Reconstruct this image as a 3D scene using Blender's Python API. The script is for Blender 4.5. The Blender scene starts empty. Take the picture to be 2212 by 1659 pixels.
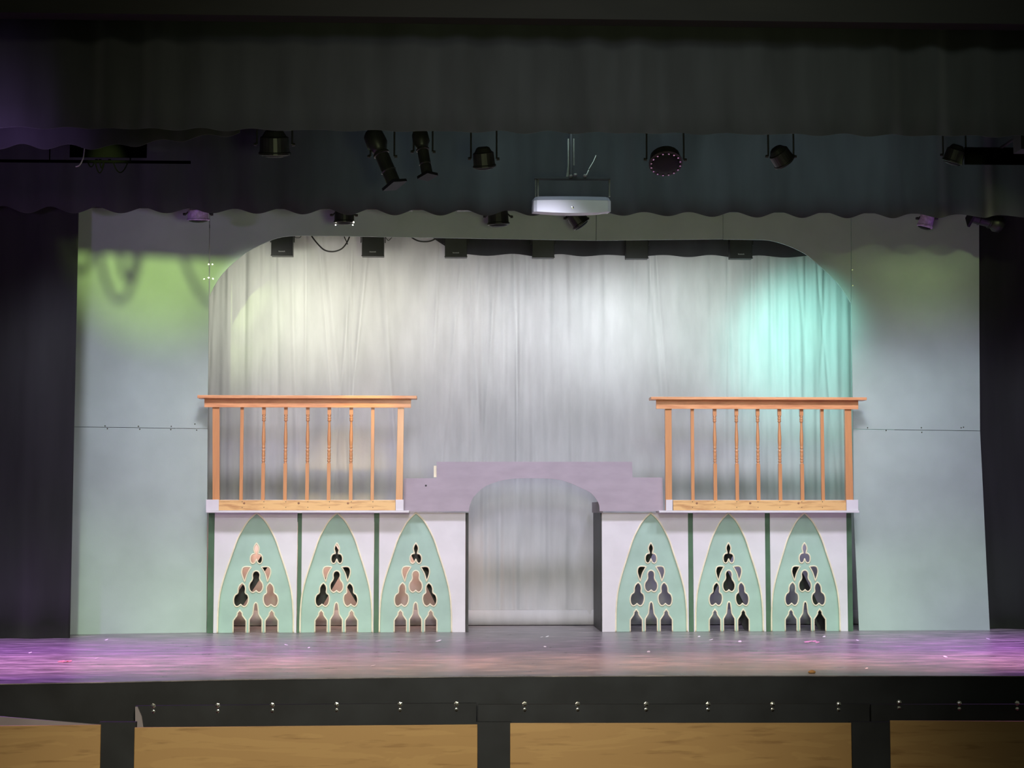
import bpy, bmesh, math, random
from mathutils import Vector, Matrix
random.seed(7)
C = bpy.context.scene.collection
SC = bpy.context.scene
R = math.radians
# ------------------------------------------------------------------ camera
F = 3600.0; CXP, CYP = 1106.0, 829.5
YAW, PITCH = R(2.2), R(4.456)
fwd = Vector((math.sin(YAW)*math.cos(PITCH), math.cos(YAW)*math.cos(PITCH), math.sin(PITCH)))
rgt = Vector((math.cos(YAW), -math.sin(YAW), 0))
upv = rgt.cross(fwd)
CAM = Vector((0, -20, 1.406))
def ray(px, py): return fwd*F + rgt*(px-CXP) - upv*(py-CYP)
def P(px, py, Y=0.0):
    r = ray(px, py); t = (Y-CAM.y)/r.y
    return CAM + r*t
def PF(px, py, z=0.0):
    r = ray(px, py); return CAM + r*((z-CAM.z)/r.z)
def PP(px, py, p0, n):
    r = ray(px, py); return CAM + r*((p0-CAM).dot(n)/r.dot(n))
CAM.x -= P(1150, 1230, 0).x
cd = bpy.data.cameras.new('camera'); cam = bpy.data.objects.new('camera', cd); C.objects.link(cam)
cd.sensor_fit = 'HORIZONTAL'; cd.sensor_width = 36; cd.lens = 36*F/2212; cd.clip_end = 200
m = Matrix((rgt, upv, -fwd)).transposed().to_4x4(); m.translation = CAM
cam.matrix_world = m
SC.camera = cam
SC.view_settings.view_transform = 'Standard'; SC.view_settings.look = 'None'
SC.view_settings.gamma = 1; SC.view_settings.use_curve_mapping = False
SC.view_settings.exposure = 0.0

# ------------------------------------------------------------------ materials
def mat(name, col, rough=.7, var=.08, scale=(4, 4, 4), metal=0, bump=0, bscale=40, coat=0, col2=None, emit=None, sheen=0, thr=None, detail=4, spec=.5):
    M = bpy.data.materials.new(name); M.use_nodes = True
    nt = M.node_tree; b = nt.nodes['Principled BSDF']
    b.inputs['Roughness'].default_value = rough; b.inputs['Metallic'].default_value = metal
    b.inputs['Specular IOR Level'].default_value = spec
    if coat: b.inputs['Coat Weight'].default_value = coat; b.inputs['Coat Roughness'].default_value = .15
    if sheen: b.inputs['Sheen Weight'].default_value = sheen; b.inputs['Sheen Roughness'].default_value = .5
    tc = nt.nodes.new('ShaderNodeTexCoord'); mp = nt.nodes.new('ShaderNodeMapping')
    mp.inputs['Scale'].default_value = scale
    nt.links.new(tc.outputs['Object'], mp.inputs['Vector'])
    nz = nt.nodes.new('ShaderNodeTexNoise'); nz.inputs['Scale'].default_value = 1; nz.inputs['Detail'].default_value = detail
    nt.links.new(mp.outputs['Vector'], nz.inputs['Vector'])
    rp = nt.nodes.new('ShaderNodeValToRGB'); nt.links.new(nz.outputs['Fac'], rp.inputs['Fac'])
    c2 = col2 or tuple(max(0, c*(1-var*2)) for c in col); c1 = col if col2 else tuple(min(1, c*(1+var)) for c in col)
    lo, hi = thr or (.35, .65)
    rp.color_ramp.elements[0].position = lo; rp.color_ramp.elements[0].color = (*c2, 1)
    rp.color_ramp.elements[1].position = hi; rp.color_ramp.elements[1].color = (*c1, 1)
    nt.links.new(rp.outputs['Color'], b.inputs['Base Color'])
    if bump:
        n2 = nt.nodes.new('ShaderNodeTexNoise'); n2.inputs['Scale'].default_value = bscale; n2.inputs['Detail'].default_value = 3
        nt.links.new(tc.outputs['Object'], n2.inputs['Vector'])
        bp = nt.nodes.new('ShaderNodeBump'); bp.inputs['Strength'].default_value = bump; bp.inputs['Distance'].default_value = .01
        nt.links.new(n2.outputs['Fac'], bp.inputs['Height']); nt.links.new(bp.outputs['Normal'], b.inputs['Normal'])
    if emit:
        b.inputs['Emission Color'].default_value = (*emit[0], 1); b.inputs['Emission Strength'].default_value = emit[1]
    return M
MT = dict(
 velour=mat('black_velour', (.020, .021, .023), .95, .15, (3, 3, .6), sheen=.25),
 velour2=mat('black_velour_border', (.030, .034, .036), .95, .15, (3, 3, .6), sheen=.25),
 muslin=mat('grey_white_muslin', (.52, .52, .53), .85, .05, (5, 5, 1.2), bump=.35, bscale=9),
 flat=mat('mint_grey_paint', (.44, .54, .50), .62, .035, (2, 2, 2), bump=.05, bscale=60),
 mint=mat('mint_green_paint', (.40, .57, .49), .6, .05, (3, 3, 3)),
 cream=mat('cream_paint', (.90, .82, .62), .6, .06, (6, 6, 6)),
 white=mat('white_paint', (.76, .73, .77), .55, .03, (3, 3, 3)),
 mauve=mat('mauve_paint', (.43, .36, .42), .6, .04, (3, 3, 8)),
 darkgreen=mat('dark_green_paint', (.07, .15, .085), .5, .12, (6, 6, 3)),
 black=mat('black_paint', (.022, .022, .025), .5, .2, (6, 6, 6)),
 blackboard=mat('matte_black_board', (.019, .022, .026), .8, .15, (3, 3, 3)),
 headerblack=mat('matte_dark_brown_wall', (.007, .006, .005), .9, .15, (1, 3, 3)),
 metal=mat('black_metal', (.02, .02, .021), .42, .15, (9, 9, 9), spec=.35),
 ledbox=mat('black_fixture_plastic', (.014, .014, .016), .45, .1, (9, 9, 9)),
 steel=mat('galvanised_steel', (.32, .32, .28), .35, .1, (20, 20, 20), metal=.9),
 zinc=mat('bright_zinc', (.85, .85, .82), .2, .05, (20, 20, 20), metal=1),
 projwhite=mat('white_projector_plastic', (.50, .50, .53), .45, .03, (3, 3, 3)),
 projdark=mat('grey_projector_plastic', (.20, .19, .22), .5, .05, (3, 3, 3)),
 voidblack=mat('dead_black_tape', (.0003, .0003, .0003), .95, .1, spec=.0),  # near-zero colour keeps these parts dark right in front of the green lamp
 cable=mat('black_rubber', (.02, .022, .018), .5, .1),
 lens=mat('dark_glass_lens', (.012, .012, .015), .5, .1, spec=.15),
 purplelens=mat('violet_film_lens', (.30, .18, .42), .3, .15, (30, 30, 30)),
 purplebody=mat('lilac_lit_housing', (.55, .38, .72), .45, .15, (30, 30, 30)),  # purple light on the metal housing put into its base colour
 lamp=mat('lamp_glow', (1, .95, .8), .5, .01, emit=((1, .93, .75), 9)),
 pine=mat('varnished_pine', (.86, .54, .23), .38, .05, (4, 26, 26), coat=.15, col2=(.56, .27, .11), thr=(.28, .52), detail=6),
 pinev=mat('varnished_pine_upright', (.70, .33, .14), .30, .05, (40, 40, 4), coat=.6, col2=(.62, .29, .13), thr=(.3, .7)),
 knotwood=mat('dark_pine_knot', (.42, .20, .10), .5, .3, (60, 60, 60)),
 pinetop=mat('varnished_pine_reddish', (.86, .43, .20), .38, .05, (3.5, 34, 34), coat=.15, col2=(.62, .25, .11), thr=(.28, .6), detail=6),
 paper=mat('white_paper', (.9, .88, .88), .8, .03), pink=mat('pink_tape', (.9, .45, .6), .6, .05),
 leafc=mat('dry_orange_scrap', (.6, .35, .12), .7, .1), red=mat('red_tape', (.75, .25, .28), .7, .1),
 greyboard=mat('grey_painted_board', (.30, .27, .29), .7, .05),
 white2=mat('white_lettering', (.5, .5, .5), .6, .05),
)
def plywood():
    M = bpy.data.materials.new('birch_plywood'); M.use_nodes = True
    nt = M.node_tree; b = nt.nodes['Principled BSDF']; b.inputs['Roughness'].default_value = .5
    L = nt.links.new; N = nt.nodes.new
    tc = N('ShaderNodeTexCoord')
    mp = N('ShaderNodeMapping'); mp.inputs['Scale'].default_value = (.45, 1, 3.2); L(tc.outputs['Object'], mp.inputs['Vector'])
    nz = N('ShaderNodeTexNoise'); nz.inputs['Scale'].default_value = 1.3; nz.inputs['Detail'].default_value = 5; nz.inputs['Distortion'].default_value = 1.6
    L(mp.outputs['Vector'], nz.inputs['Vector'])
    wv = N('ShaderNodeMath'); wv.operation = 'SINE'; mu = N('ShaderNodeMath'); mu.operation = 'MULTIPLY'; mu.inputs[1].default_value = 20
    L(nz.outputs['Fac'], mu.inputs[0]); L(mu.outputs[0], wv.inputs[0])
    rp = N('ShaderNodeValToRGB'); L(wv.outputs[0], rp.inputs['Fac'])
    rp.color_ramp.elements[0].position = 0; rp.color_ramp.elements[0].color = (.435, .262, .098, 1)
    rp.color_ramp.elements[1].position = .35; rp.color_ramp.elements[1].color = (.47, .29, .11, 1)
    n2 = N('ShaderNodeTexNoise'); n2.inputs['Scale'].default_value = 2; n2.inputs['Detail'].default_value = 4
    mp2 = N('ShaderNodeMapping'); mp2.inputs['Scale'].default_value = (1.2, 1, 12); L(tc.outputs['Object'], mp2.inputs['Vector']); L(mp2.outputs['Vector'], n2.inputs['Vector'])
    r2 = N('ShaderNodeValToRGB'); r2.color_ramp.elements[0].position = .28; r2.color_ramp.elements[0].color = (.62, .55, .48, 1)
    r2.color_ramp.elements[1].position = .42; r2.color_ramp.elements[1].color = (1, 1, 1, 1); L(n2.outputs['Fac'], r2.inputs['Fac'])
    mx = N('ShaderNodeMixRGB'); mx.blend_type = 'MULTIPLY'; mx.inputs['Fac'].default_value = .8
    L(rp.outputs['Color'], mx.inputs[1]); L(r2.outputs['Color'], mx.inputs[2]); L(mx.outputs['Color'], b.inputs['Base Color'])
    return M
MT['plywood'] = plywood()
def floor_mat():
    M = bpy.data.materials.new('worn_black_stage_floor'); M.use_nodes = True
    nt = M.node_tree; b = nt.nodes['Principled BSDF']; L = nt.links.new; N = nt.nodes.new
    tc = N('ShaderNodeTexCoord')
    mp = N('ShaderNodeMapping'); mp.inputs['Scale'].default_value = (2.2, 5.5, 1); L(tc.outputs['Object'], mp.inputs['Vector'])
    nz = N('ShaderNodeTexNoise'); nz.inputs['Scale'].default_value = 1; nz.inputs['Detail'].default_value = 8; nz.inputs['Roughness'].default_value = .65
    L(mp.outputs['Vector'], nz.inputs['Vector'])
    rp = N('ShaderNodeValToRGB'); L(nz.outputs['Fac'], rp.inputs['Fac'])
    e = rp.color_ramp.elements
    e[0].position = .33; e[0].color = (.11, .10, .11, 1); e[1].position = .70; e[1].color = (.46, .41, .41, 1)
    x = e.new(.52); x.color = (.25, .225, .235, 1)
    L(rp.outputs['Color'], b.inputs['Base Color'])
    rr = N('ShaderNodeValToRGB'); L(nz.outputs['Fac'], rr.inputs['Fac'])
    rr.color_ramp.elements[0].position = .3; rr.color_ramp.elements[0].color = (.26, .26, .26, 1)
    rr.color_ramp.elements[1].position = .7; rr.color_ramp.elements[1].color = (.42, .42, .42, 1)
    L(rr.outputs['Color'], b.inputs['Roughness'])
    bp = N('ShaderNodeBump'); bp.inputs['Strength'].default_value = .12; bp.inputs['Distance'].default_value = .004
    L(nz.outputs['Fac'], bp.inputs['Height']); L(bp.outputs['Normal'], b.inputs['Normal'])
    return M
MT['floor'] = floor_mat()

# ------------------------------------------------------------------ mesh builders
class MB:
    def __init__(s): s.v = []; s.f = []
    def add(s, vs, fs):
        o = len(s.v); s.v += [tuple(v) for v in vs]; s.f += [tuple(i+o for i in f) for f in fs]; return s
    def box(s, x0, x1, y0, y1, z0, z1):
        return s.hexa([(x0, y0, z0), (x1, y0, z0), (x1, y0, z1), (x0, y0, z1)], [(x0, y1, z0), (x1, y1, z0), (x1, y1, z1), (x0, y1, z1)])
    def hexa(s, a, b):
        return s.add(list(a)+list(b), [(0, 1, 2, 3), (7, 6, 5, 4), (0, 4, 5, 1), (1, 5, 6, 2), (2, 6, 7, 3), (3, 7, 4, 0)])
    def prism(s, pts, off):          # pts: world coords polygon; off: vector
        n = len(pts); off = Vector(off)
        a = [Vector(p) for p in pts]; b = [p+off for p in a]
        return s.add(a+b, [tuple(range(n)), tuple(range(2*n-1, n-1, -1))] + [(i, i+n, (i+1) % n+n, (i+1) % n) for i in range(n)])
    def cyl(s, p0, p1, r0, r1=None, n=16, cap=True):
        r1 = r0 if r1 is None else r1
        p0, p1 = Vector(p0), Vector(p1); d = (p1-p0).normalized()
        a = d.orthogonal().normalized(); b = d.cross(a)
        vs = []
        for p, r in ((p0, r0), (p1, r1)):
            for i in range(n):
                t = 2*math.pi*i/n; vs.append(p+a*math.cos(t)*r+b*math.sin(t)*r)
        fs = [(i, (i+1) % n, (i+1) % n+n, i+n) for i in range(n)]
        if cap: fs += [tuple(range(n-1, -1, -1)), tuple(range(n, 2*n))]
        return s.add(vs, fs)
    def lathe(s, base, axis, prof, n=20):   # prof: (dist along axis, radius)
        base = Vector(base); d = Vector(axis).normalized(); a = d.orthogonal().normalized(); b = d.cross(a)
        vs = []
        for (h, r) in prof:
            for i in range(n):
                t = 2*math.pi*i/n; vs.append(base+d*h+a*math.cos(t)*r+b*math.sin(t)*r)
        fs = [(k*n+i, k*n+(i+1) % n, (k+1)*n+(i+1) % n, (k+1)*n+i) for k in range(len(prof)-1) for i in range(n)]
        fs += [tuple(range(n-1, -1, -1)), tuple(range((len(prof)-1)*n, len(prof)*n))]
        return s.add(vs, fs)
    def tube(s, pts, r, closed=False, n=8):
        pts = [Vector(p) for p in pts]; m_ = len(pts); vs = []
        ref = Vector((0, 1, 0))
        for k, p in enumerate(pts):
            q0 = pts[(k-1) % m_] if (closed or k > 0) else p
            q1 = pts[(k+1) % m_] if (closed or k < m_-1) else p
            d = (q1-q0)
            d = d.normalized() if d.length > 1e-9 else Vector((1, 0, 0))
            a = d.cross(ref)
            a = a.normalized() if a.length > 1e-3 else d.orthogonal().normalized()
            b = a.cross(d)
            for i in range(n):
                t = 2*math.pi*i/n; vs.append(p+a*math.cos(t)*r+b*math.sin(t)*r)
        K = m_ if closed else m_-1
        fs = [(k*n+i, k*n+(i+1) % n, ((k+1) % m_)*n+(i+1) % n, ((k+1) % m_)*n+i) for k in range(K) for i in range(n)]
        if not closed: fs += [tuple(range(n-1, -1, -1)), tuple(range((m_-1)*n, m_*n))]
        return s.add(vs, fs)
    def build(s, name, m_, parent=None, smooth=False, bevel=0):
        me = bpy.data.meshes.new(name)
        org = parent.location if parent and parent.type == 'EMPTY' else (pw(parent) if parent else None)
        off = org if org is not None else Vector((0, 0, 0))
        me.from_pydata([Vector(v)-off for v in s.v], [], s.f); me.update()
        bm = bmesh.new(); bm.from_mesh(me); bmesh.ops.recalc_face_normals(bm, faces=bm.faces); bm.to_mesh(me); bm.free()
        return link(name, me, m_, parent, smooth, bevel)
ORG = {}
def pw(o): return ORG.get(o.name, Vector((0, 0, 0)))
def link(name, me, m_, parent, smooth=False, bevel=0):
    o = bpy.data.objects.new(name, me); C.objects.link(o)
    me.materials.append(MT[m_] if isinstance(m_, str) else m_)
    if parent:
        o.parent = parent
        ORG[o.name] = parent.location.copy() if parent.type == 'EMPTY' else pw(parent)
    if smooth:
        for p in me.polygons: p.use_smooth = True
    if bevel:
        b = o.modifiers.new('bevel', 'BEVEL'); b.width = bevel; b.segments = 2; b.limit_method = 'ANGLE'
    return o
def tag(o, label=None, cat=None, group=None, kind=None):
    if label: o['label'] = label
    if cat: o['category'] = cat
    if group: o['group'] = group
    if kind: o['kind'] = kind
    return o
def thing(name, loc, label, cat, group=None):
    o = bpy.data.objects.new(name, None); C.objects.link(o); o.location = loc; o.empty_display_size = .1
    return tag(o, label, cat, group)
def struct(o): o['kind'] = 'structure'; return o
def catmull(pts, closed=True, sub=5):
    # pts: (x, z) or (x, z, 1) for a sharp corner
    n = len(pts); out = []
    for i in range(n if closed else n-1):
        p1 = pts[i]; p2 = pts[(i+1) % n]
        p0 = pts[(i-1) % n] if (closed or i > 0) else p1
        p3 = pts[(i+2) % n] if (closed or i < n-2) else p2
        if len(p1) > 2: p0 = p1
        if len(p2) > 2: p3 = p2
        for k in range(sub):
            t = k/sub; q = []
            for a in (0, 1):
                q.append(.5*((2*p1[a])+(-p0[a]+p2[a])*t+(2*p0[a]-5*p1[a]+4*p2[a]-p3[a])*t*t+(-p0[a]+3*p1[a]-3*p2[a]+p3[a])*t**3))
            out.append(tuple(q))
    if not closed: out.append(tuple(pts[-1][:2]))
    return out
def fill2d(name, loops, y0, th, m_, parent):     # loops in world x,z; board front at y0, thickness th going back
    cu = bpy.data.curves.new(name, 'CURVE'); cu.dimensions = '2D'; cu.fill_mode = 'BOTH'; cu.extrude = th/2
    for lp in loops:
        sp = cu.splines.new('POLY'); sp.points.add(len(lp)-1); sp.use_cyclic_u = True
        for i, p in enumerate(lp): sp.points[i].co = (p[0], p[1], 0, 1)
    t = bpy.data.objects.new('tmp', cu); C.objects.link(t)
    dg = bpy.context.evaluated_depsgraph_get(); dg.update()
    me = bpy.data.meshes.new_from_object(t.evaluated_get(dg)); me.name = name
    bpy.data.objects.remove(t); bpy.data.curves.remove(cu)
    off = parent.location if parent else Vector((0, 0, 0))
    me.transform(Matrix(((1, 0, 0, -off.x), (0, 0, -1, y0+th/2-off.y), (0, 1, 0, -off.z), (0, 0, 0, 1))))
    me.materials.clear()
    bm = bmesh.new(); bm.from_mesh(me); bmesh.ops.remove_doubles(bm, verts=bm.verts, dist=1e-5); bmesh.ops.recalc_face_normals(bm, faces=bm.faces); bm.to_mesh(me); bm.free()
    return link(name, me, m_, parent)
def drape(name, x0, x1, z0, z1, y, m_, amp=.07, period=.42, seed=0, nz=14, hemw=.03, fade=0, lean=.0, dx=.03, parent=None, fine=0, ypts=None, hemf=None):
    rnd = random.Random(seed)
    comps = [(amp*rnd.uniform(.5, 1), 2*math.pi/(period*rnd.uniform(.75, 1.35)), rnd.uniform(0, 6.28), rnd.uniform(-lean, lean)) for _ in range(3)]
    if fine: comps += [(fine*rnd.uniform(.4, 1), 2*math.pi/(period*rnd.uniform(.16, .4)), rnd.uniform(0, 6.28), rnd.uniform(-lean, lean)) for _ in range(5)]
    env = [(rnd.uniform(.25, .9), rnd.uniform(0, 6.28)) for _ in range(3)]
    nx = max(4, int((x1-x0)/dx)); MBd = MB(); vs = []
    for side in (0, 1):
        for i in range(nx+1):
            x = x0+(x1-x0)*i/nx
            hem = hemf(x) if hemf else 0
            for k in range(nz+1):
                u = k/nz; z = z0+hem+(z1-z0-hem)*u
                e = .55+.45*sum(math.sin(a*x*1.7+b) for a, b in env)/3
                q = sum(A*math.sin(w*(x+l*(z-z0))+ph) for A, w, ph, l in comps)*e*(1-fade*(1-u))
                zz = z + hemw*math.sin(comps[0][1]*x+comps[0][2])*(1-u)*.9
                vs.append((x, y+q+side*.006, zz))
    n1 = nz+1; N_ = (nx+1)*n1; fs = []
    for i in range(nx):
        for k in range(nz):
            a = i*n1+k; fs.append((a, a+n1, a+n1+1, a+1)); fs.append((N_+a, N_+a+1, N_+a+n1+1, N_+a+n1))
    for i in range(nx):
        a = i*n1; fs.append((a, N_+a, N_+a+n1, a+n1)); b = a+nz; fs.append((b, b+n1, N_+b+n1, N_+b))
    for k in range(nz):
        fs.append((k, k+1, N_+k+1, N_+k)); a = nx*n1+k; fs.append((a, N_+a, N_+a+1, a+1))
    MBd.add(vs, fs)
    return MBd.build(name, m_, parent, smooth=True)

# ------------------------------------------------------------------ setting
edge = [(-500, 1484), (0, 1477), (250, 1473), (500, 1467.5), (750, 1464), (1000, 1461), (1440, 1459), (2212, 1460), (2700, 1460)]
ep = [PF(*e) for e in edge]
EX = [(-8.5, ep[0].y-.3)]+[(p.x, p.y) for p in ep]+[(8.5, ep[-1].y)]
pts = [Vector((x, y, 0)) for x, y in EX]+[Vector((8.5, 4, 0)), Vector((-8.5, 4, 0))]
struct(MB().prism(pts, (0, 0, -.008)).build('floor', 'floor'))
b = MB(); 
fr = [(x, y+.01) for x, y in EX]
b.prism([Vector((x, y, -.008)) for x, y in fr]+[Vector((x, y+.1, -.008)) for x, y in reversed(fr)], (0, 0, -1.09))
struct(b.build('wall_front', 'blackboard'))
struct(MB().box(-9, 9, -22, -5.0, -1.15, -1.1).build('floor_house', 'blackboard'))
struct(MB().box(-8.6, 8.6, 3.9, 4.0, 0, 8).build('wall_back', 'blackboard'))
struct(MB().box(-8.6, -8.5, -5.0, 4.0, 0, 8).build('wall_left', 'blackboard'))
struct(MB().box(8.5, 8.6, -5.0, 4.0, 0, 8).build('wall_right', 'blackboard'))
struct(MB().box(-8.6, 8.6, -5.0, 4.0, 8, 8.1).build('ceiling', 'blackboard'))
zt = P(1100, 50, -5.35).z
struct(MB().box(-9, 9, -5.5, -5.3, zt, 8.1).build('wall_header', 'headerblack'))

# ------------------------------------------------------------------ drapes
zb = P(1100, 285, -5.0).z
tag(drape('front_valance', -8, 8, zb, 7.98, -5.0, 'velour', .05, .5, 3, hemw=.012), 'black velour valance across the whole top, in front of every stage light', 'curtain')
zc = P(250, 318, -4.62).z
xb = P(520, 300, -4.62).x
tag(drape('short_border', -7, xb, zc, 7.98, -4.62, 'velour', .06, .36, 5, hemw=.03, hemf=lambda x: max(0, (x-xb+1.2))*.12), 'short black drape below the valance at upper left, washed with purple light', 'curtain')
zd = P(1100, 460, -1.5).z
tag(drape('stage_border', -7.6, 7.6, zd, 7.98, -1.5, 'velour2', .06, .47, 11, hemw=.038), 'long black border with scalloped hem just above the mint portal wall', 'curtain')
ze = P(1350, 553, .85).z
xe0, xe1 = P(925, 530, .85).x, P(1900, 530, .85).x
tag(drape('rear_border', xe0, xe1, ze, 7.98, .82, 'velour2', .035, .55, 21, hemw=.018, hemf=lambda x: max(0, (xe0+.36-x))*.75), 'narrow black border seen through the top of the portal opening', 'curtain')
pL = P(152, 1371, -.75)
tag(drape('leg_curtain', -7.6, pL.x, .005, 7, -.78, 'velour', .05, .6, 31, hemw=.0), 'black leg curtain left of the mint portal wall', 'curtain')
pR = P(2075, 1361, .35)
tag(drape('leg_curtain', pR.x, 7.8, .005, 7, .36, 'velour', .06, .6, 33, hemw=.0), 'black leg curtain right of the mint portal wall', 'curtain')
# backdrop
bx0, bx1 = P(380, 900, 1.25).x, P(1930, 900, 1.25).x
YB = 1.22
bt = thing('backdrop_curtain', Vector((0, YB, 0)), 'pale grey muslin curtain with vertical folds behind the portal opening', 'curtain')
def backdrop():
    rnd = random.Random(4); nx = 620; nz = 60
    comps = [(rnd.uniform(.5, 1), 2*math.pi/rnd.uniform(.28, .62), rnd.uniform(0, 6.28), rnd.uniform(-.05, .05)) for _ in range(4)]
    finec = [(rnd.uniform(.4, 1), 2*math.pi/rnd.uniform(.07, .17), rnd.uniform(0, 6.28), rnd.uniform(-.03, .03)) for _ in range(6)]
    z0, z1 = P(1150, 1349, YB).z, 5.6
    creases = [(rnd.uniform(bx0, bx1), rnd.uniform(-.10, .10), rnd.uniform(.012, .03), rnd.uniform(1.5, 4.5)) for _ in range(46)]
    vs = []; fs = []
    for side in (0, 1):
        for i in range(nx+1):
            x = bx0+(bx1-bx0)*i/nx
            e = .55+.45*math.sin(x*.9+1.3)*math.sin(x*2.3+.4)
            for k in range(nz+1):
                z = z0+(z1-z0)*k/nz; u = k/nz
                q = .018*e*sum(A*math.sin(w*(x+l*z)+ph) for A, w, ph, l in comps)
                q += .0045*(.5+.5*math.sin(x*1.7+2))*sum(A*math.sin(w*(x+l*z)+ph) for A, w, ph, l in finec)
                for cx_, sl, wd, zl in creases:
                    d = (x-cx_-sl*(z-3.5))/wd
                    if abs(d) < 3: q += .022*math.exp(-d*d)*min(1, max(0, (z-zl+1)/1.5))
                q *= .55+.5*u
                vs.append((x, YB+q+side*.003, z))
    n1 = nz+1; N_ = (nx+1)*n1
    for i in range(nx):
        for k in range(nz):
            a = i*n1+k; fs.append((a, a+n1, a+n1+1, a+1)); fs.append((N_+a, N_+a+1, N_+a+n1+1, N_+a+n1))
        a = i*n1; fs.append((a, N_+a, N_+a+n1, a+n1)); b = a+nz; fs.append((b, b+n1, N_+b+n1, N_+b))
    MB().add(vs, fs).build('cloth', 'muslin', bt, smooth=True)
    zh = P(1150, 1318, YB).z; vs = []; fs = []
    for i in range(nx+1):
        x = bx0+(bx1-bx0)*i/nx
        q = -.020+.003*math.sin(x*9)+.002*math.sin(x*31)
        for (yy, zz) in ((YB+q, z0-.003), (YB+q-.004, (z0+zh)/2), (YB+q, zh), (YB+q+.012, zh+.004), (YB+q+.012, z0-.003)): vs.append((x, yy, zz))
    for i in range(nx):
        for k in range(5):
            a = i*5+k; c = i*5+(k+1) % 5; fs.append((a, a+5, c+5, c))
    h = MB().add(vs, fs).build('hem', 'muslin', bt, smooth=True); h['label'] = 'lighter doubled hem along the bottom'
backdrop()

# ------------------------------------------------------------------ portal wall
YF = .12
pt = thing('portal_wall', Vector((0, YF, 0)), 'tall mint plywood portal wall framing the wide rounded stage opening', 'stage flat')
def fpoly(name, pix, pfun=None, th=.02, m_='flat'):
    pfun = pfun or (lambda a, c: P(a, c, YF))
    pts = [pfun(*q) for q in pix]
    return MB().prism(pts, (0, th, 0)).build(name, m_, pt)
# left tower turned slightly towards the audience
a0 = Vector((P(447, 1367, YF).x, YF, 0)); a1 = PF(150, 1371)
n_ = Vector((a1.y-a0.y, -(a1.x-a0.x), 0)).normalized()
pl = lambda a, c: PP(a, c, a0, n_)
PAN = []
def wpts(f, pix, zmin=0.001):
    o = []
    for q in pix:
        v = f(*q); v.z = max(v.z, zmin); o.append(v)
    return o
def panel(pix, f):
    pts = wpts(f, pix); PAN.append(MB().prism(pts, (0, .02, 0)).build('panel', 'flat', pt)); return PAN[-1]
top = 400
panel([(150, 1375), (446, 1371), (448.5, 926.6), (159.5, 922.6)], pl)
panel([(159.6, 921.6), (448.5, 925.6), (451, 640), (452.5, top), (168, top)], pl)
arcL = catmull([(452.5, 640), (463, 618), (480, 592), (505, 567), (535, 544), (565, 528), (600, 514), (632, 509.5), (660, 509)], False, 4)
fr_ = lambda a, c: P(a, c, YF)
panel([(453.5, top)]+[(453.5, 640)]+arcL[1:]+[(900, 513), (1287.5, 519.5), (1287.5, top)], fr_)
panel([(1288.5, top), (1288.5, 519.5), (1561.5, 516.5), (1561.5, top)], fr_)
arcR = catmull([(1640, 518), (1665, 520), (1700, 530), (1740, 549), (1775, 578), (1805, 607), (1825, 633), (1838, 654)], False, 4)
panel([(1562.5, top), (1562.5, 517)]+arcR+[(1838, top)], fr_)
panel([(1839, top), (1838.8, 655), (1843, 926.4), (2117, 930.4), (2115.5, 700), (2115, 462), (2114.5, top)], fr_)
panel([(1843, 927.4), (1844, 1110), (1856, 1372), (2138.5, 1372), (2131, 1220), (2123, 1050), (2117, 931.4)], fr_)
for (kk, f, lst) in ((1, pl, [(227, 920), (232, 926), (299, 921), (302, 927), (370, 921), (369, 928), (425, 929), (421, 916), (451, 571), (451, 600), (441, 603)]),
                 (5, fr_, [(1874, 924), (1914, 930), (1990, 924), (1991, 934), (2076, 924), (2081, 923), (1841, 583), (1842, 617), (1836, 900), (460, 602), (459, 571)])):
    for q in lst:
        v = f(*q); MB().cyl(v+Vector((0, .002, 0)), v+Vector((0, -.004, 0)), .011, .008, 10).build('screw', 'zinc', PAN[kk])

# ------------------------------------------------------------------ gothic panels
TOP = [(0, 193, 1), (4.3, 186), (5.6, 180), (4.2, 174), (3.2, 170, 1), (8, 169), (11.8, 164), (12.6, 156.5), (10.4, 150), (6.3, 148.6), (2.8, 151), (0, 158, 1)]
MID = [(0, 133), (5.4, 130.5), (7.8, 124.5), (7.2, 117), (8.8, 112, 1), (12.8, 106.5), (14.4, 99.5), (12.8, 91.5), (8, 86.6), (3.4, 87.4), (0, 90.5, 1)]
SIDE = [(0, 107, 1), (5.4, 101.5), (7.6, 94.5), (7.4, 87), (9, 84, 1), (13.2, 80.5), (15.4, 72.5), (14, 62.5), (9.6, 56.6), (4.6, 57), (0, 61, 1)]
def sym(h): return [tuple(p) for p in h]+[(-p[0],)+tuple(p[1:]) for p in reversed(h[1:-1])] if True else None
TRI = [(-10.5, 141, 1), (-18.5, 126.6), (-23.5, 109, 1), (-28, 121), (-30, 131), (-27.5, 139.5), (-21, 142)]
def lancet(cx, w, hs, ht, neck):
    return [(cx-w, 0, 1), (cx-w, hs-4), (cx-w+1.5, hs), (cx-neck-1.2, hs+8), (cx-neck, hs+11, 1), (cx-neck+.4, hs+15), (cx-neck*.6, ht-4.5), (cx, ht, 1),
            (cx+neck*.6, ht-4.5), (cx+neck-.4, hs+15), (cx+neck, hs+11, 1), (cx+neck+1.2, hs+8), (cx+w-1.5, hs), (cx+w, hs-4), (cx+w, 0, 1)]
ARCH = [(-82, 0, 1), (-81.4, 42), (-78.5, 78), (-73, 105), (-64.5, 134), (-53.5, 166), (-42.5, 198), (-30.5, 222), (-17.5, 242), (0, 258.5, 1)]
ARCH = ARCH+[(-p[0],)+tuple(p[1:]) for p in reversed(ARCH[:-1])]
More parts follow.
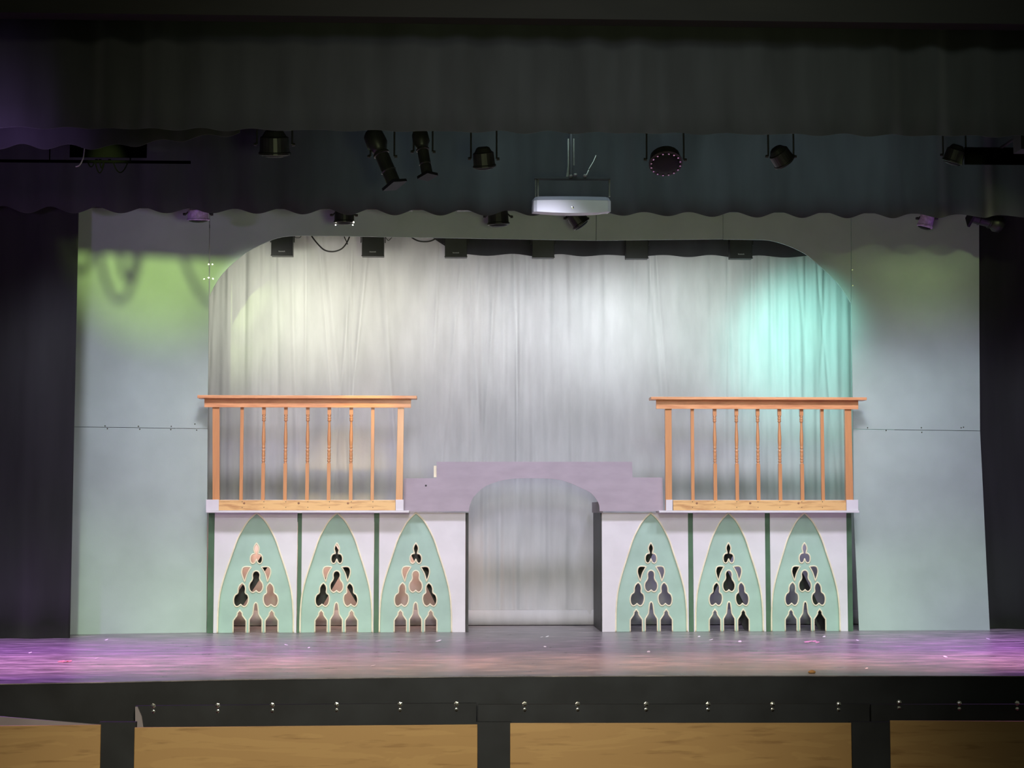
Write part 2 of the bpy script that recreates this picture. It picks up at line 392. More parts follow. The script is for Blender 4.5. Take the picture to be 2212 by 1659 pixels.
panels = [  # left px, right px, arch centre, half width, label
 (460.5, 640, 551.5, 82, 'mint gothic arch panel at the far left end of the left platform'),
 (650, 806.5, 726, 78, 'mint gothic arch panel in the middle of the left platform'),
 (818, 1005, 897.5, 78, 'mint gothic arch panel beside the doorway on its left'),
 (1301, 1488, 1407.5, 77, 'mint gothic arch panel beside the doorway on its right'),
 (1499, 1655, 1576, 73, 'mint gothic arch panel in the middle of the right platform'),
 (1666, 1832, 1741, 74, 'mint gothic arch panel at the far right end of the right platform')]
ZTOP = P(1150, 1107.5, 0).z
for (xl, xr, xc, hw, lab) in panels:
    c = P(xc, 1363, 0); c.z = 0
    X0, X1 = P(xl, 1363, 0).x, P(xr, 1363, 0).x
    sx = (P(xc+hw, 1363, 0).x-c.x)/82; sz = ZTOP/258.5
    t = thing('gothic_panel', Vector((c.x, 0, 0)), lab, 'scenery panel', 'six gothic arch panels under the balconies')
    W = lambda p: (c.x+p[0]*sx, max(.002, p[1]*sz))
    arch = [W(p) for p in catmull(ARCH[:-1]+[(82, 0, 1)], False, 6)]
    lap = W((0, 258.5))[1]
    z1 = ZTOP
    # white surround: two spandrels joined over the apex
    outer = [(X0, .002)]+[(x, min(z, z1-.004)) for x, z in arch]+[(X1, .002), (X1, z1), (X0, z1)]
    fill2d('surround', [outer], 0.0, .018, 'white', t)
    # green board set back with tracery
    sc = .86 if hw > 75 else .84
    H = []
    S = lambda pts, cx=0: [W(p) for p in catmull([((q[0]*82/78 if True else 0)+cx,)+tuple(q[1:]) for q in pts], True, 4)]
    H.append(S(sym(TOP)))
    H.append(S(sym(MID)))
    for sg in (-1, 1):
        sd = sym([((q[0]),)+tuple(q[1:]) for q in SIDE])
        sd = [((q[0]-sg*(.06*(q[1]-80))),)+tuple(q[1:]) for q in sd]
        H.append(S(sd, sg*31.5))
        H.append(S([(-sg*q[0],)+tuple(q[1:]) for q in TRI]))
    lan = [lancet(-34.5, 14, 28, 49, 5.4), lancet(0, 14, 30, 65, 6.2), lancet(34.5, 14, 28, 49, 5.4)]
    lan = [[W(p) for p in catmull(l, False, 4)] for l in lan]
    wide = [(c.x+(x-c.x)*1.02, z) for x, z in arch]
    base = []
    for l in reversed(lan): base += [(x, z) for x, z in reversed(l)]
    fill2d('arch_board', [wide+base]+H, .022, .018, 'mint', t)
    tr = MB()
    for h in H: tr.tube([(x, .020, z) for x, z in h], .0085, True, 8)
    for l in lan: tr.tube([(x, .020, z) for x, z in l], .0085, False, 8)
    tr.build('tracery_trim', 'cream', t, smooth=True)
    MB().tube([(x, .004, min(z, z1-.006)) for x, z in arch], .0105, False, 8).build('arch_trim', 'cream', t, smooth=True)

# ------------------------------------------------------------------ platforms
def platform(xs, posts, inner, ledge, braces, lab, sidepx):
    x0, x1 = P(xs[0], 1363, 0).x, P(xs[1], 1363, 0).x
    t = thing('platform', Vector(((x0+x1)/2, .5, 0)), lab, 'stage platform')
    MB().box(x0, x1, .045, .68, ZTOP-.11, ZTOP-.005).build('deck', 'black', t)
    for (pa, pb, fy) in posts:
        u0, u1 = P(pa, 1363, 0).x, P(pb, 1363, 0).x
        MB().box(u0, u1, fy, fy+.045, .001, ZTOP-.004).build('post', 'darkgreen', t)
    for xx in (x0+.02, P(posts[1][0], 1363, .63).x, x1-.07):
        MB().box(xx, xx+.05, .63, .68, .001, ZTOP-.11).build('leg', 'black', t)
    for (q0, q1, yy) in braces:
        v0, v1 = P(*q0, yy), P(*q1, yy)
        d = (v1-v0).normalized(); n = Vector((-d.z, 0, d.x))*.068
        MB().prism([v0-n, v1-n, v1+n, v0+n], (0, .035, 0)).build('brace', 'black', t)
    l0, l1 = P(ledge[0], 1105, -.2).x, P(ledge[1], 1105, -.2).x
    MB().box(l0, l1, -.20, .10, ZTOP, ZTOP+.026).build('ledge', 'white', t, bevel=.002)
    sx = P(sidepx, 1363, 0).x
    if inner == 'L': MB().box(sx-.008, sx+.02, .03, .9, .001, ZTOP).build('side_board', 'black', t)
    else: MB().box(sx-.02, sx+.02, .05, 1.08, .001, ZTOP).build('side_board', 'black', t)
platform((448, 1004), [(447, 460, .0), (641, 649.5, .005), (807, 817.5, .005)], 'L', (445, 884),
         [((594, 1177), (486, 1345), .30), ((703, 1165), (790, 1312), .34), ((748, 1195), (670, 1330), .39), ((885, 1165), (962, 1320), .34)],
         'low platform with white ledge under the left balcony railing', 1008)
platform((1304, 1836), [(1488.5, 1498.5, .005), (1655.5, 1665.5, .005), (1832.5, 1843, .0)], 'R', (1424, 1856),
         [((1427, 1136), (1360, 1270), .30), ((1597, 1146), (1530, 1278), .38), ((1543, 1203), (1623, 1362), .33), ((1700, 1196), (1783, 1362), .33)],
         'low platform with white ledge under the right balcony railing', 1303)

# ------------------------------------------------------------------ railings
def railing(cap, apron, posts, plain, turned, rail, blocks, lab, ys):
    Y = -.14
    X = lambda px, py=960: P(px, py, Y).x
    Z = lambda py: P(1150, py, Y).z
    zl = ZTOP+.026
    t = thing('balcony_railing', Vector((X((cap[0]+cap[1])/2), Y, zl)), lab, 'railing', 'wooden balcony railings on the platforms')
    zc0, zc1 = Z(ys[1]), Z(ys[0])
    MB().box(X(cap[0], 860), X(cap[1], 860), Y-.135, Y+.07, zc0, zc1).build('handrail', 'pinetop', t, bevel=.004)
    za0 = Z(ys[2])
    MB().box(X(apron[0], 870), X(apron[1], 870), Y-.058, Y-.035, za0, zc0).build('apron_board', 'pinetop', t, bevel=.002)
    MB().box(X(apron[0]+6, 870), X(apron[1]-6, 870), Y-.035, Y+.035, zc0-.04, zc0).build('top_batten', 'pinev', t)
    for (ta, tb, ba, bb) in posts:
        a = [(X(ba, 1100), Y-.033, zl), (X(bb, 1100), Y-.033, zl), (X(tb, 890), Y-.033, zc0-.04), (X(ta, 890), Y-.033, zc0-.04)]
        MB().hexa(a, [(x, Y+.033, z) for x, _, z in a]).build('post', 'pinev', t, bevel=.002)
    zr1, zr0 = Z(1080.5), Z(1102.5)
    br = MB().box(X(rail[0], 1090), X(rail[1], 1090), Y-.050, Y-.026, max(zr0, zl+.001), zr1).build('bottom_rail', 'pine', t, bevel=.002)
    MB().box(X(rail[0]+1, 1090), X(rail[1]-1, 1090), Y+.026, Y+.045, zl+.001, zr1+.004).build('rear_rail', 'white', t)
    for k, (ba, bb) in enumerate(blocks):
        MB().box(X(ba, 1090), X(bb, 1090), Y-.045, Y+.045, zl+.0005, Z(1079.5)).build('corner_block', 'white', t, bevel=.002)
    hb = .021
    zb0, zb1 = zl+.03, zc0-.02
    for px in plain:
        x = X(px); MB().box(x-hb*.95, x+hb*.95, Y-.022, Y+.020, zb0, zb1).build('baluster', 'pinev', t, bevel=.002)
    zq = lambda py: Z(py)
    for px in turned:
        x = X(px); bmb = MB()
        bmb.box(x-hb, x+hb, Y-.022, Y+.020, zb0, zq(1002)); bmb.box(x-hb, x+hb, Y-.022, Y+.020, zq(897), zb1)
        # pyramid shoulder and the turned middle
        prof = [(1003, 4.1), (1000.5, 3.0), (999, 2.6), (997.5, 3.6), (995.5, 3.9), (993.5, 2.7), (992, 3.5), (990, 4.0), (988, 3.0), (986, 3.6), (980, 3.7), (977, 3.0), (975.5, 3.6), (973.5, 4.0), (971.5, 2.9), (969.5, 2.6), (968, 3.6), (966, 3.8), (964.5, 3.0),
                (962, 3.5), (950, 4.0), (938, 3.7), (925, 3.0), (914, 2.5), (911.5, 2.4), (910.5, 3.5), (908.5, 4.0), (906.5, 3.0), (905.5, 3.6), (903.5, 4.1), (901.5, 2.9), (900, 3.6), (898.2, 3.9), (896.5, 3.2)]
        bz = zq(1003)
        bmb.lathe((x, Y, bz), (0, 0, 1), [(zq(p)-bz, r/180) for p, r in prof], 16)
        o = bmb.build('baluster', 'pinev', t); 
        for p in o.data.polygons: p.use_smooth = len(p.vertices) == 4 and p.area < .0009
    for fpx in (.14, .45, .73):
        kx = rail[0]+(rail[1]-rail[0])*fpx; v = P(kx, 1087, Y-.05)
        MB().lathe(v, (0, -1, 0), [(0, .014), (.0008, .013), (.0012, .004)], 12).build('knot', 'knotwood', br)
    for px in plain+turned:
        for pz in (1084, 1096):
            v = P(px+.5, pz, Y-.05); MB().cyl(v, v+Vector((0, -.002, 0)), .005, .004, 8).build('nail', 'black', br)
railing((430, 901), (443, 888), [(459.5, 474.5, 460, 475), (859.5, 873, 854.5, 869.5)], [522.5, 805], [569.5, 617, 664.5, 711, 758.5], (474, 854.5), [(446, 458), (457.5, 474), (855, 872)],
        'wooden balcony railing on the left platform, its right post leaning', (857, 863.5, 882))
railing((1403, 1866.5), (1416, 1851.5), [(1436, 1450, 1437, 1451), (1823.5, 1837.5, 1826.5, 1842.5)], [1495.5, 1776], [1544, 1591, 1637, 1684, 1731.5], (1453, 1825.5), [(1437.5, 1451.5), (1826.5, 1852)],
        'wooden balcony railing on the right platform, near the aqua light', (858, 864, 883))

# ------------------------------------------------------------------ centre arch piece
ta = thing('doorway_arch', Vector((0, -.1, ZTOP)), 'stepped mauve arch board bridging the doorway between the platforms', 'scenery arch')
out = [(875, 1104.5), (875, 1033), (943, 1033), (943, 997.5), (1365.5, 997.5), (1366.5, 1031.5), (1431, 1031.5), (1433, 1104.5)]
inn = catmull([(1295.5, 1104.5, 1), (1294, 1090), (1287, 1077), (1275, 1064), (1253, 1053), (1226, 1041.5), (1199, 1035), (1153, 1033), (1104, 1034.5), (1069, 1042), (1044, 1053.5), (1025, 1071), (1016, 1088), (1012.5, 1104.5, 1)], False, 5)
lp = [P(a, c, -.1) for a, c in out+inn]
fill2d('board', [[(v.x, v.z) for v in lp]], -.10, .022, 'mauve', ta)
v0, v1 = P(937, 1031, -.07), P(943.5, 1006, -.07)
MB().box(v0.x, v1.x, -.072, -.03, v0.z, v1.z).build('batten', 'cream', ta)['label'] = 'cream batten end at the left step'
v0, v1 = P(872, 1104, -.07), P(875.5, 1034, -.07)
MB().box(v0.x, v1.x, -.074, -.03, v0.z, v1.z).build('batten', 'mauve', ta)
v0, v1 = P(1294, 1107, 0), P(1301, 1084, 0)
MB().box(v0.x+.003, v1.x, -.076, 1.0, ZTOP+.001, v1.z+.0).build('support_block', 'greyboard', ta)['label'] = 'grey support running back at the right spring of the arch'
v0, v1 = P(1432, 1070, -.10), P(1376, 1079, -.10)
k_ = P(920, 1049, -.1); MB().cyl(k_, k_+Vector((0, -.002, 0)), .012, .008, 8).build('knot', 'black', ta)

# ------------------------------------------------------------------ stage lights and pipes
def pipe(x0, x1, y, z, lab):
    tag(MB().cyl((x0, y, z), (x1, y, z), .024, n=16).build('lighting_pipe', 'metal', smooth=True), lab, 'pipe')
YE1, YE2, YE3 = -3.4, -1.05, .6
ZE1 = P(1100, 275, YE1).z+.08; ZE2 = zd+.13; ZE3 = P(1150, 497, YE3).z+.02
pipe(-8.5, 8.5, YE1, ZE1, 'black pipe carrying the front row of stage lights below the valance')
pipe(-8.5, 8.5, YE2, ZE2, 'black pipe just behind the scalloped border carrying lights')
pipe(-8.5, 8.5, YE3, ZE3, 'black pipe behind the portal top carrying the square fixtures')
def yoke(t, c, w, ztop, m_='metal'):
    MB().tube([(c.x-w, c.y, c.z), (c.x-w, c.y, ztop-.09), (c.x-w*.8, c.y, ztop-.06), (c.x+w*.8, c.y, ztop-.06), (c.x+w, c.y, ztop-.09), (c.x+w, c.y, c.z)], .009, n=8).build('yoke', m_, t)
    MB().cyl((c.x, c.y, ztop-.07), (c.x, c.y, ztop-.02), .012).box(c.x-.03, c.x+.03, c.y-.035, c.y+.035, ztop-.02, ztop+.03).build('clamp', 'metal', t, bevel=.004)
    for s in (-1, 1):
        k = MB().cyl((c.x+s*w, c.y, c.z), (c.x+s*(w+.03), c.y, c.z), .018, .014, 10).build('tilt_knob', 'metal', t, smooth=False)
def fresnel(px, py, Y, zt, lab, d=(0, .4, -1), r=.12, L=.2, body='metal', gp=None, ring=False):
    c = P(px, py, Y); d = Vector(d).normalized()
    t = thing('stage_light', Vector((c.x, c.y, c.z)), lab, 'stage light', gp)
    hs = MB().lathe(c-d*L*.6, d, [(0, r*.45), (.01, r*.6), (L*.25, r*.8), (L*.3, r*.95), (L*.9, r), (L*.93, r*1.08), (L*1.02, r*1.08), (L*1.04, r*.98)], 24).build('housing', body, t, smooth=False, bevel=.002)
    MB().lathe(c+d*L*.44, d, [(0, r*.9), (.01, r*.85), (.022, r*.5), (.026, .002)], 24).build('lens', 'lens', hs, smooth=True)
    if ring:
        a = d.orthogonal().normalized(); b2 = d.cross(a)
        for i in range(16):
            th = 2*math.pi*i/16; q = c+d*(L*.46)+(a*math.cos(th)+b2*math.sin(th))*r*.93
            MB().cyl(q, q+d*.012, .011, .009, 8).build('diode', 'zinc', hs)
    yoke(t, c, r*1.18, zt)
    return t, c, d
def leko(px, py, Y, zt, lab, d, r=.075, L=.62, gp=None):
    c = P(px, py, Y); d = Vector(d).normalized()
    t = thing('stage_light', c, lab, 'stage light', gp)
    MB().lathe(c-d*L*.5, d, [(0, r*.5), (.02, r*.95), (L*.1, r*1.35), (L*.28, r*1.45), (L*.36, r*1.1), (L*.42, r*.98)], 20).build('reflector_housing', 'metal', t, smooth=True)
    ba = MB().lathe(c-d*L*.08, d, [(0, r*.95), (L*.02, r*1.12), (L*.05, r*1.12), (L*.06, r*.95), (L*.34, r*.95), (L*.35, r*1.08), (L*.37, r*.95), (L*.56, r*.95)], 20).build('barrel', 'metal', t, smooth=False)
    a = d.orthogonal().normalized(); e = d.cross(a); q = c+d*L*.5
    s = r*1.25; MB().prism([q+a*s+e*s, q-a*s+e*s, q-a*s-e*s, q+a*s-e*s], d*.03).build('gel_frame', 'lens', t)
    MB().lathe(c+d*L*.485, d, [(0, r*.7), (.035, r*.7)], 20).build('lens', 'lens', ba)
    yoke(t, c, r*1.6, zt)
    return t
g1 = 'stage lights hanging in the dark below the valance'
fresnel(593, 312, YE1, ZE1, 'leftmost wide stage light hanging below the valance, yoke catching light', (0, (.3), -1), .15, .24, gp=g1)
leko(826, 338, YE1, ZE1, 'long tilted spotlight slanting down to the right, left of the projector', (.42, -.15, -1), gp=g1)
leko(914, 328, YE1, ZE1, 'narrow spotlight with bright clamp bolts right of the long tilted one', (.18, -.2, -1), r=.06, L=.5, gp=g1)
fresnel(1045, 343, YE1, ZE1, 'small rounded stage light between narrow spotlight and projector', (.1, (.3), -1), .11, .2, gp=g1)
fresnel(1437, 345, YE1, ZE1, 'round stage light with a ring of glinting diodes right of the projector', (0, -.55, -.8), .16, .14, gp=g1, ring=True)
fresnel(1687, 338, YE1, ZE1, 'dim small stage light right of the round ring light', (.5, .3, -.6), .11, .18, gp=g1)
fresnel(2062, 335, YE1, ZE1, 'rightmost dim stage light below the valance with yellowish glint', (-.3, (.3), -1), .10, .18, gp=g1)
g2 = 'stage lights peeking below the scalloped border'
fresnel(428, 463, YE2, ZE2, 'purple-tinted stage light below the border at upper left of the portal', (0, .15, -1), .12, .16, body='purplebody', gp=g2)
t, c, d = fresnel(743, 465, YE2, ZE2, 'stage light with two bright glowing slots below the border', (0, .1, -1), .11, .2, gp=g2)
for px in (725.5, 762.5):
    for dy, rr in ((-2, .010), (4, .007)):
        v = P(px+(1 if dy < 0 else -.5), 482+dy, YE2-.03); MB().lathe(v-Vector((0, 0, rr)), (0, 0, 1), [(0, .002), (rr*.5, rr*.9), (rr, rr), (rr*1.5, rr*.9), (rr*2, .002)], 10).build('lamp_slot', 'lamp', t)
    v = P(px, 470, YE2-.0); MB().box(v.x-.012, v.x+.012, YE2-.02, YE2+.02, P(px, 482, YE2).z, v.z+.05).build('bracket', 'metal', t)
fresnel(1076, 468, YE2, ZE2, 'stage light below the border just left of the projector', (.05, .1, -1), .12, .22, gp=g2)
fresnel(1245, 472, YE2, ZE2, 'tilted dark stage light peeking out under the white projector', (.6, .1, -.8), .10, .22, gp=g2)
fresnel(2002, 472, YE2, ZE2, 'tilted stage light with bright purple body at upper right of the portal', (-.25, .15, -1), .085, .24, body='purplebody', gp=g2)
leko(2134, 478, YE2, ZE2, 'spotlight lying nearly level at the top right edge of the portal', (-.95, -.1, .22), r=.07, L=.40, gp=g2)
for px, w in ((881, 11), (1003, 17)):
    v = P(px, 456, YE2); x0, x1 = P(px-w, 456, YE2).x, P(px+w, 456, YE2).x
    o = MB().box(x0, x1, YE2-.05, YE2+.05, v.z, ZE2+.05).build('junction_box', 'metal', bevel=.004)
    tag(o, 'small dark box just showing under the border, %s' % ('narrower of two' if w == 11 else 'wider of two'), 'electrical box', 'boxes on the pipe behind the border')
# front pipe cable swags (their shadows fall on the upper left of the portal wall)
def cable(pts, r, lab, name='cable', m_='cable', gp=None):
    pp = catmull([(i,) for i in range(1)], False) if False else None
    P3 = [Vector(p) for p in pts]; out_ = []
    n = len(P3)
    for i in range(n-1):
        p0, p1, p2, p3 = P3[max(0, i-1)], P3[i], P3[i+1], P3[min(n-1, i+2)]
        for k in range(8):
            t_ = k/8; out_.append(.5*((2*p1)+(-p0+p2)*t_+(2*p0-5*p1+4*p2-p3)*t_*t_+(-p0+3*p1-3*p2+p3)*t_**3))
    out_.append(P3[-1])
    return tag(MB().tube(out_, r, n=8).build(name, m_, smooth=True), lab, 'cable', gp)
def swag(x0, x1, y, z, dep, r, lab, m_='cable'):
    cable([(x0+(x1-x0)*i/8, y, z-dep*(1-((i-4)/4)**2)) for i in range(9)], r, lab, m_=m_, gp='cables looped along the front light pipe')
ZLP = 4.92
o = MB().cyl((-5.6, YE1, ZLP), (-3.6, YE1, ZLP), .015, n=12)
for x in (-5.0, -4.2): o.cyl((x, YE1, ZLP), (x, YE1, ZE1), .006, n=8)
for x in (-4.535, -4.50, -4.405): o.box(x-.012, x+.012, YE1-.01, YE1+.01, ZLP+.008, ZLP+.024)
tag(o.build('cable_rod', 'voidblack'), 'thin black rod holding cable loops at upper left, lost in the dark', 'rod')
xs_ = [(-4.62, -4.55, .055), (-4.545, -4.452, .115), (-4.50, -4.462, .065), (-4.37, -4.22, .11)]
for i, (u, w, dp) in enumerate(xs_): swag(u, w, YE1-.012, ZLP, dp, .006, ['outermost', 'deepest', 'smallest', 'innermost'][i]+' black cable loop hanging from the thin rod at upper left', 'voidblack')
cable([P(183, 318, -4.2), P(180, 340, -4.2), P(172, 356, -4.2), P(163, 360, -4.2)], .007, 'thin pale hooked cord hanging below the purple-lit drape', 'hook_cord', 'steel')
cable([P(672, 500, .55), P(674, 511, .55), P(690, 531, .55), P(703, 541, .55), P(720, 543.5, .55), P(737, 538, .55), P(748, 526, .55), P(755, 511, .55), P(758, 498, .55)], .009, 'black cable loop hanging between the two left square fixtures')
cable([P(742, 500, .53), P(744, 512, .53), P(748, 521, .53), P(751, 528, .53)], .006, 'thin cord end with a small clip beside the hanging cable loop')
cable([P(880, 500, .55), P(886, 510, .55), P(900, 519, .55), P(915, 522, .55), P(932, 520, .55), P(950, 510, .55)], .009, 'shallow black cable loop left of the rear border')
cable([P(833, 512, .56), P(839, 519.5, .56), P(848, 511, .56)], .004, 'thin kinked wire right of the second square fixture')
cable([P(636, 511, .56), P(640, 513.5, .56), P(648, 513, .56), P(651, 508, .56)], .004, 'thin wire loop right of the first square fixture')
# square fixtures
sq = [(585.5, 632.5, 552), (781.5, 829.5, 553), (961, 1009, 555), (1150, 1197.5, 556), (1352, 1400, 558), (1577, 1625, 558)]
names = ['leftmost square black fixture hanging in the portal opening', 'second square black fixture from the left, against the pale backdrop', 'square black fixture at the left end of the rear border',
         'square black fixture on the rear border below the projector', 'square black fixture below the round ring light', 'rightmost square black fixture with small white marking']
for (a_, b_, bot), lab in zip(sq, names):
    v0, v1 = P(a_, bot, YE3-.04), P(b_, bot-47, YE3-.04)
    t = thing('square_fixture', Vector(((v0.x+v1.x)/2, YE3-.04, v0.z)), lab, 'stage light', 'square black fixtures along the rear pipe')
    hs = MB().box(v0.x, v1.x, YE3-.04, YE3+.09, v0.z, v1.z).build('housing', 'ledbox', t, bevel=.004)
    MB().box(v0.x-.004, v1.x+.004, YE3-.046, YE3-.03, v0.z-.002, v0.z+.010).build('bottom_lip', 'ledbox', t)
    cx_ = (v0.x+v1.x)/2
    MB().box(v0.x-.018, v0.x-.008, YE3, YE3+.03, v1.z-.1, ZE3+.02).box(v1.x+.008, v1.x+.018, YE3, YE3+.03, v1.z-.1, ZE3+.02).box(v0.x-.018, v1.x+.018, YE3-.03, YE3+.05, ZE3-.0, ZE3+.02).build('yoke', 'metal', t)
    if a_ not in (1150, 1352):
        lb = MB(); x = cx_-.040; hgt = [.016, .012, .012, .013, .012, .016]
        for i, h in enumerate(hgt):
            z0 = v0.z+.046 if a_ < 900 else v0.z+.046
            lb.box(x, x+.0035, YE3-.043, YE3-.040, z0, z0+h); lb.box(x, x+.010, YE3-.043, YE3-.040, z0+h*.45, z0+h*.45+.003); lb.box(x+.0075, x+.0105, YE3-.043, YE3-.040, z0, z0+.012); x += .0135
        lb.build('marking', 'white2', hs)['label'] = 'tiny white marking, too blurred to read'
    MB().tube([(cx_-.03, YE3-.05, v1.z-.07), (cx_-.02, YE3-.055, v1.z-.045), (cx_+.02, YE3-.055, v1.z-.04), (cx_+.035, YE3-.05, v1.z-.055)], .004).build('handle', 'metal', t)
for x, lab in ((-4.4, 'black flood light with barn door hidden behind the short drape'), (4.6, 'black flood light with barn door lost in the dark at upper right')):
    t = thing('flood_light', Vector((x, -4.3, 5.0)), lab, 'stage light')
    MB().box(x-.12, x+.12, -4.42, -4.20, 4.9, 5.1).build('housing', 'blackboard', t)
    MB().box(x-.38, x+.38, -3.50, -3.49, 4.942, 5.12).build('barn_door', 'voidblack', t)  # added plate blocking the upward spill of the green lamp
    MB().box(x-.012, x+.012, -4.42, -3.49, 5.11, 5.13).build('bracket', 'blackboard', t)
    MB().box(x-.012, x+.012, -4.34, -4.31, 5.1, 7.98).build('hanger', 'blackboard', t)
# projector
YP = -2.3
t = thing('projector', P(1236, 461, YP), 'white projector hanging on a bracket in front of the black border', 'projector')
def ring2(pix, Y0, Y1, name, m_, sm=0):
    return MB().prism([P(a, c, Y0) for a, c in pix], (0, Y1-Y0, 0)).build(name, m_, t, bevel=.006)
zA, zB, zC = P(1236, 461, YP).z, P(1236, 433, YP).z, P(1236, 423, YP).z
fp = catmull([(1153, 0, 1), (1154.5, 8), (1162, 10, 1), (1236, 12), (1308, 10, 1), (1317, 8), (1320, 0, 1)], False, 5)
X = lambda px: P(px, 445, YP).x
# body: front slightly bowed, lower edge bowed downwards
n = 24; vs = []; ptop = []
for i in range(n+1):
    u = i/n; px = 1153+(1320-1153)*u; bow = 1-(2*u-1)**2
    x = X(px); rc = min(1, min(u, 1-u)/.03)
    vs.append((x, YP-.03*bow+.03*(1-rc), zA+.022*(1-bow)+(.004 if u > .9 else 0), zB))
mb = MB(); A = []
for (x, y, za, zb_) in vs: A += [(x, y, za), (x, y, zb_), (x, YP+.42, zb_), (x, YP+.42, za+.05)]
fs = []
for i in range(n):
    a = i*4
    for k in range(4): fs.append((a+k, a+4+k, a+4+(k+1) % 4, a+(k+1) % 4))
fs += [(0, 1, 2, 3), (n*4+3, n*4+2, n*4+1, n*4)]
bd = mb.add(A, fs).build('body', 'projwhite', t)
mb = MB(); A = []
for (x, y, za, zb_) in vs: A += [(x, y+.004, zb_+.002), (x+(.02 if x < X(1236) else -.02)*(1 if abs(x-X(1236)) > .35 else 0), y+.06, zC), (x, YP+.40, zC+.02), (x, YP+.40, zb_+.002)]
mb.add(A, fs).build('top_cover', 'projdark', t)['label'] = 'darker grey top cover'
MB().box(X(1161), X(1178), YP-.002, YP+.02, zB-.004, zB+.004).build('slot', 'black', t)
v = P(1237, 448, YP-.035); MB().lathe(v, (0, -1, 0), [(0, .010), (.003, .012), (.005, .004)], 14).build('badge', 'zinc', bd)
for px in (1157, 1162, 1316.5):
    v0, v1 = P(px, 425, YP+.1), P(px, 387, YP+.1); MB().cyl(v0, v1, .011 if px != 1157 else .007, n=10).build('bracket_rod', 'steel', t)
v0, v1 = P(1155, 385, YP+.1), P(1318, 385, YP+.1)
MB().box(v0.x, v1.x, YP+.06, YP+.16, v0.z-.01, v0.z+.012).build('bracket_plate', 'blackboard', t)
for (q0, q1, rr) in (((1228, 384), (1228, 300), .012), ((1239, 357), (1239, 300), .012), ((1224, 384), (1230, 340), .008), ((1267, 379), (1272, 368), .008), ((1283, 348), (1288, 336), .009), ((1272, 366), (1284, 346), .006)):
    MB().cyl(P(*q0, YP+.12), P(*q1, YP+.12), rr, n=10).build('mount_rod', 'steel', t)
for q in ((1229, 381), (1239, 378), (1260, 380)):
    v = P(*q, YP+.05); MB().lathe(v, (1, .2, .2), [(0, .008), (.01, .018), (.03, .018), (.04, .008)], 10).build('fitting', 'steel', t)
MB().cyl(P(1234, 384, YP+.11), Vector((P(1234, 384, YP+.11).x, YP+.11, 7)), .02, n=10).build('hanging_pole', 'black', t)

# ------------------------------------------------------------------ stage front
def fy(px):  # y of the stage edge at a pixel column
    for (a, c), (a2, c2) in zip(edge, edge[1:]):
        if a <= px <= a2: return PF(px, c+(c2-c)*(px-a)/(a2-a)).y
    return ep[-1].y
def slab(name, px0, px1, pt0, pt1, pb, off, th, m_, parent=None, bevel=0):
    y0, y1 = fy(px0)-off, fy(px1)-off
    A = [P(px0, pb, y0), P(px1, pb, y1), P(px1, pt1, y1), P(px0, pt0, y0)]
    zb_ = min(A[0].z, A[1].z); A[0].z = A[1].z = zb_
    A[0].x = A[3].x; A[1].x = A[2].x
    return MB().hexa(A, [p+Vector((0, th, 0)) for p in A]).build(name, m_, parent, bevel=bevel)
bays = [(-420, 217.5, 1572, 1565.5, 'far left'), (290.5, 1031.5, 1571.5, 1565, 'left of centre'), (1102, 1839, 1562, 1561.5, 'right of centre'), (1923, 2500, 1556.5, 1559, 'far right')]
labs = ['plain wooden front panel at the lower left corner', 'wide wooden front panel left of centre, with a dark grain streak near its right end', 'wide wooden front panel right of centre, more orange brown', 'wooden front panel at the lower right corner with dark wavy grain']
for (a_, b_, t0, t1, _), lab in zip(bays, labs):
    tag(slab('wooden_board', a_, b_, t0, t1, 1780, .30, .02, 'plywood', bevel=.004), lab, 'wood panel', 'wooden panels along the stage front')
for i, (a_, b_) in enumerate(((217.5, 290.5), (1031.5, 1102), (1839, 1923))):
    o = slab('trim_%d' % (i+1), a_-3, b_+3, 1560, 1560, 1780, .27, .06, 'blackboard'); struct(o)
rl = [(-420, 205, None), (290, 1031, [331, 470, 588, 727, 864, 986]), (1031, 1880, [1133.5, 1248, 1396, 1530, 1669, 1811.5]), (1880, 2500, [1942, 2072, 2197])]
rlabs = ['', 'bolted black rail above the wooden panel left of centre', 'bolted black rail above the wooden panel right of centre', 'bolted black rail above the lower right wooden panel']
for k, (a_, b_, bl) in enumerate(rl):
    if not bl: continue
    y0 = fy((a_+b_)/2)-.12
    t = thing('bolted_rail', P((a_+b_)/2, 1543, y0), rlabs[k], 'rail', 'black bolted rails under the stage edge')
    A = slab('rail', a_+2, b_-2, 1525 if k == 1 else 1522, 1519 if k == 1 else 1521, 1640, .12, .05, 'blackboard', t)
    for px in bl:
        yy = 1525-(px-331)/655*4 if k == 1 else (1521 if k == 2 else (1517 if px < 1950 else 1519))
        yb = fy(a_+2)-.12+(fy(b_-2)-fy(a_+2))*(px-a_-2)/(b_-a_-4)
        for dy in (0, 12):
            v = P(px, yy+dy, yb); s_ = .017 if dy == 0 else .012
            MB().lathe(v, (0, -1, 0), [(0, s_*1.3), (.003, s_*1.3), (.004, s_), (.014, s_*.9), (.018, s_*.3)], 6 if dy == 0 else 10).build('bolt', 'zinc', A)
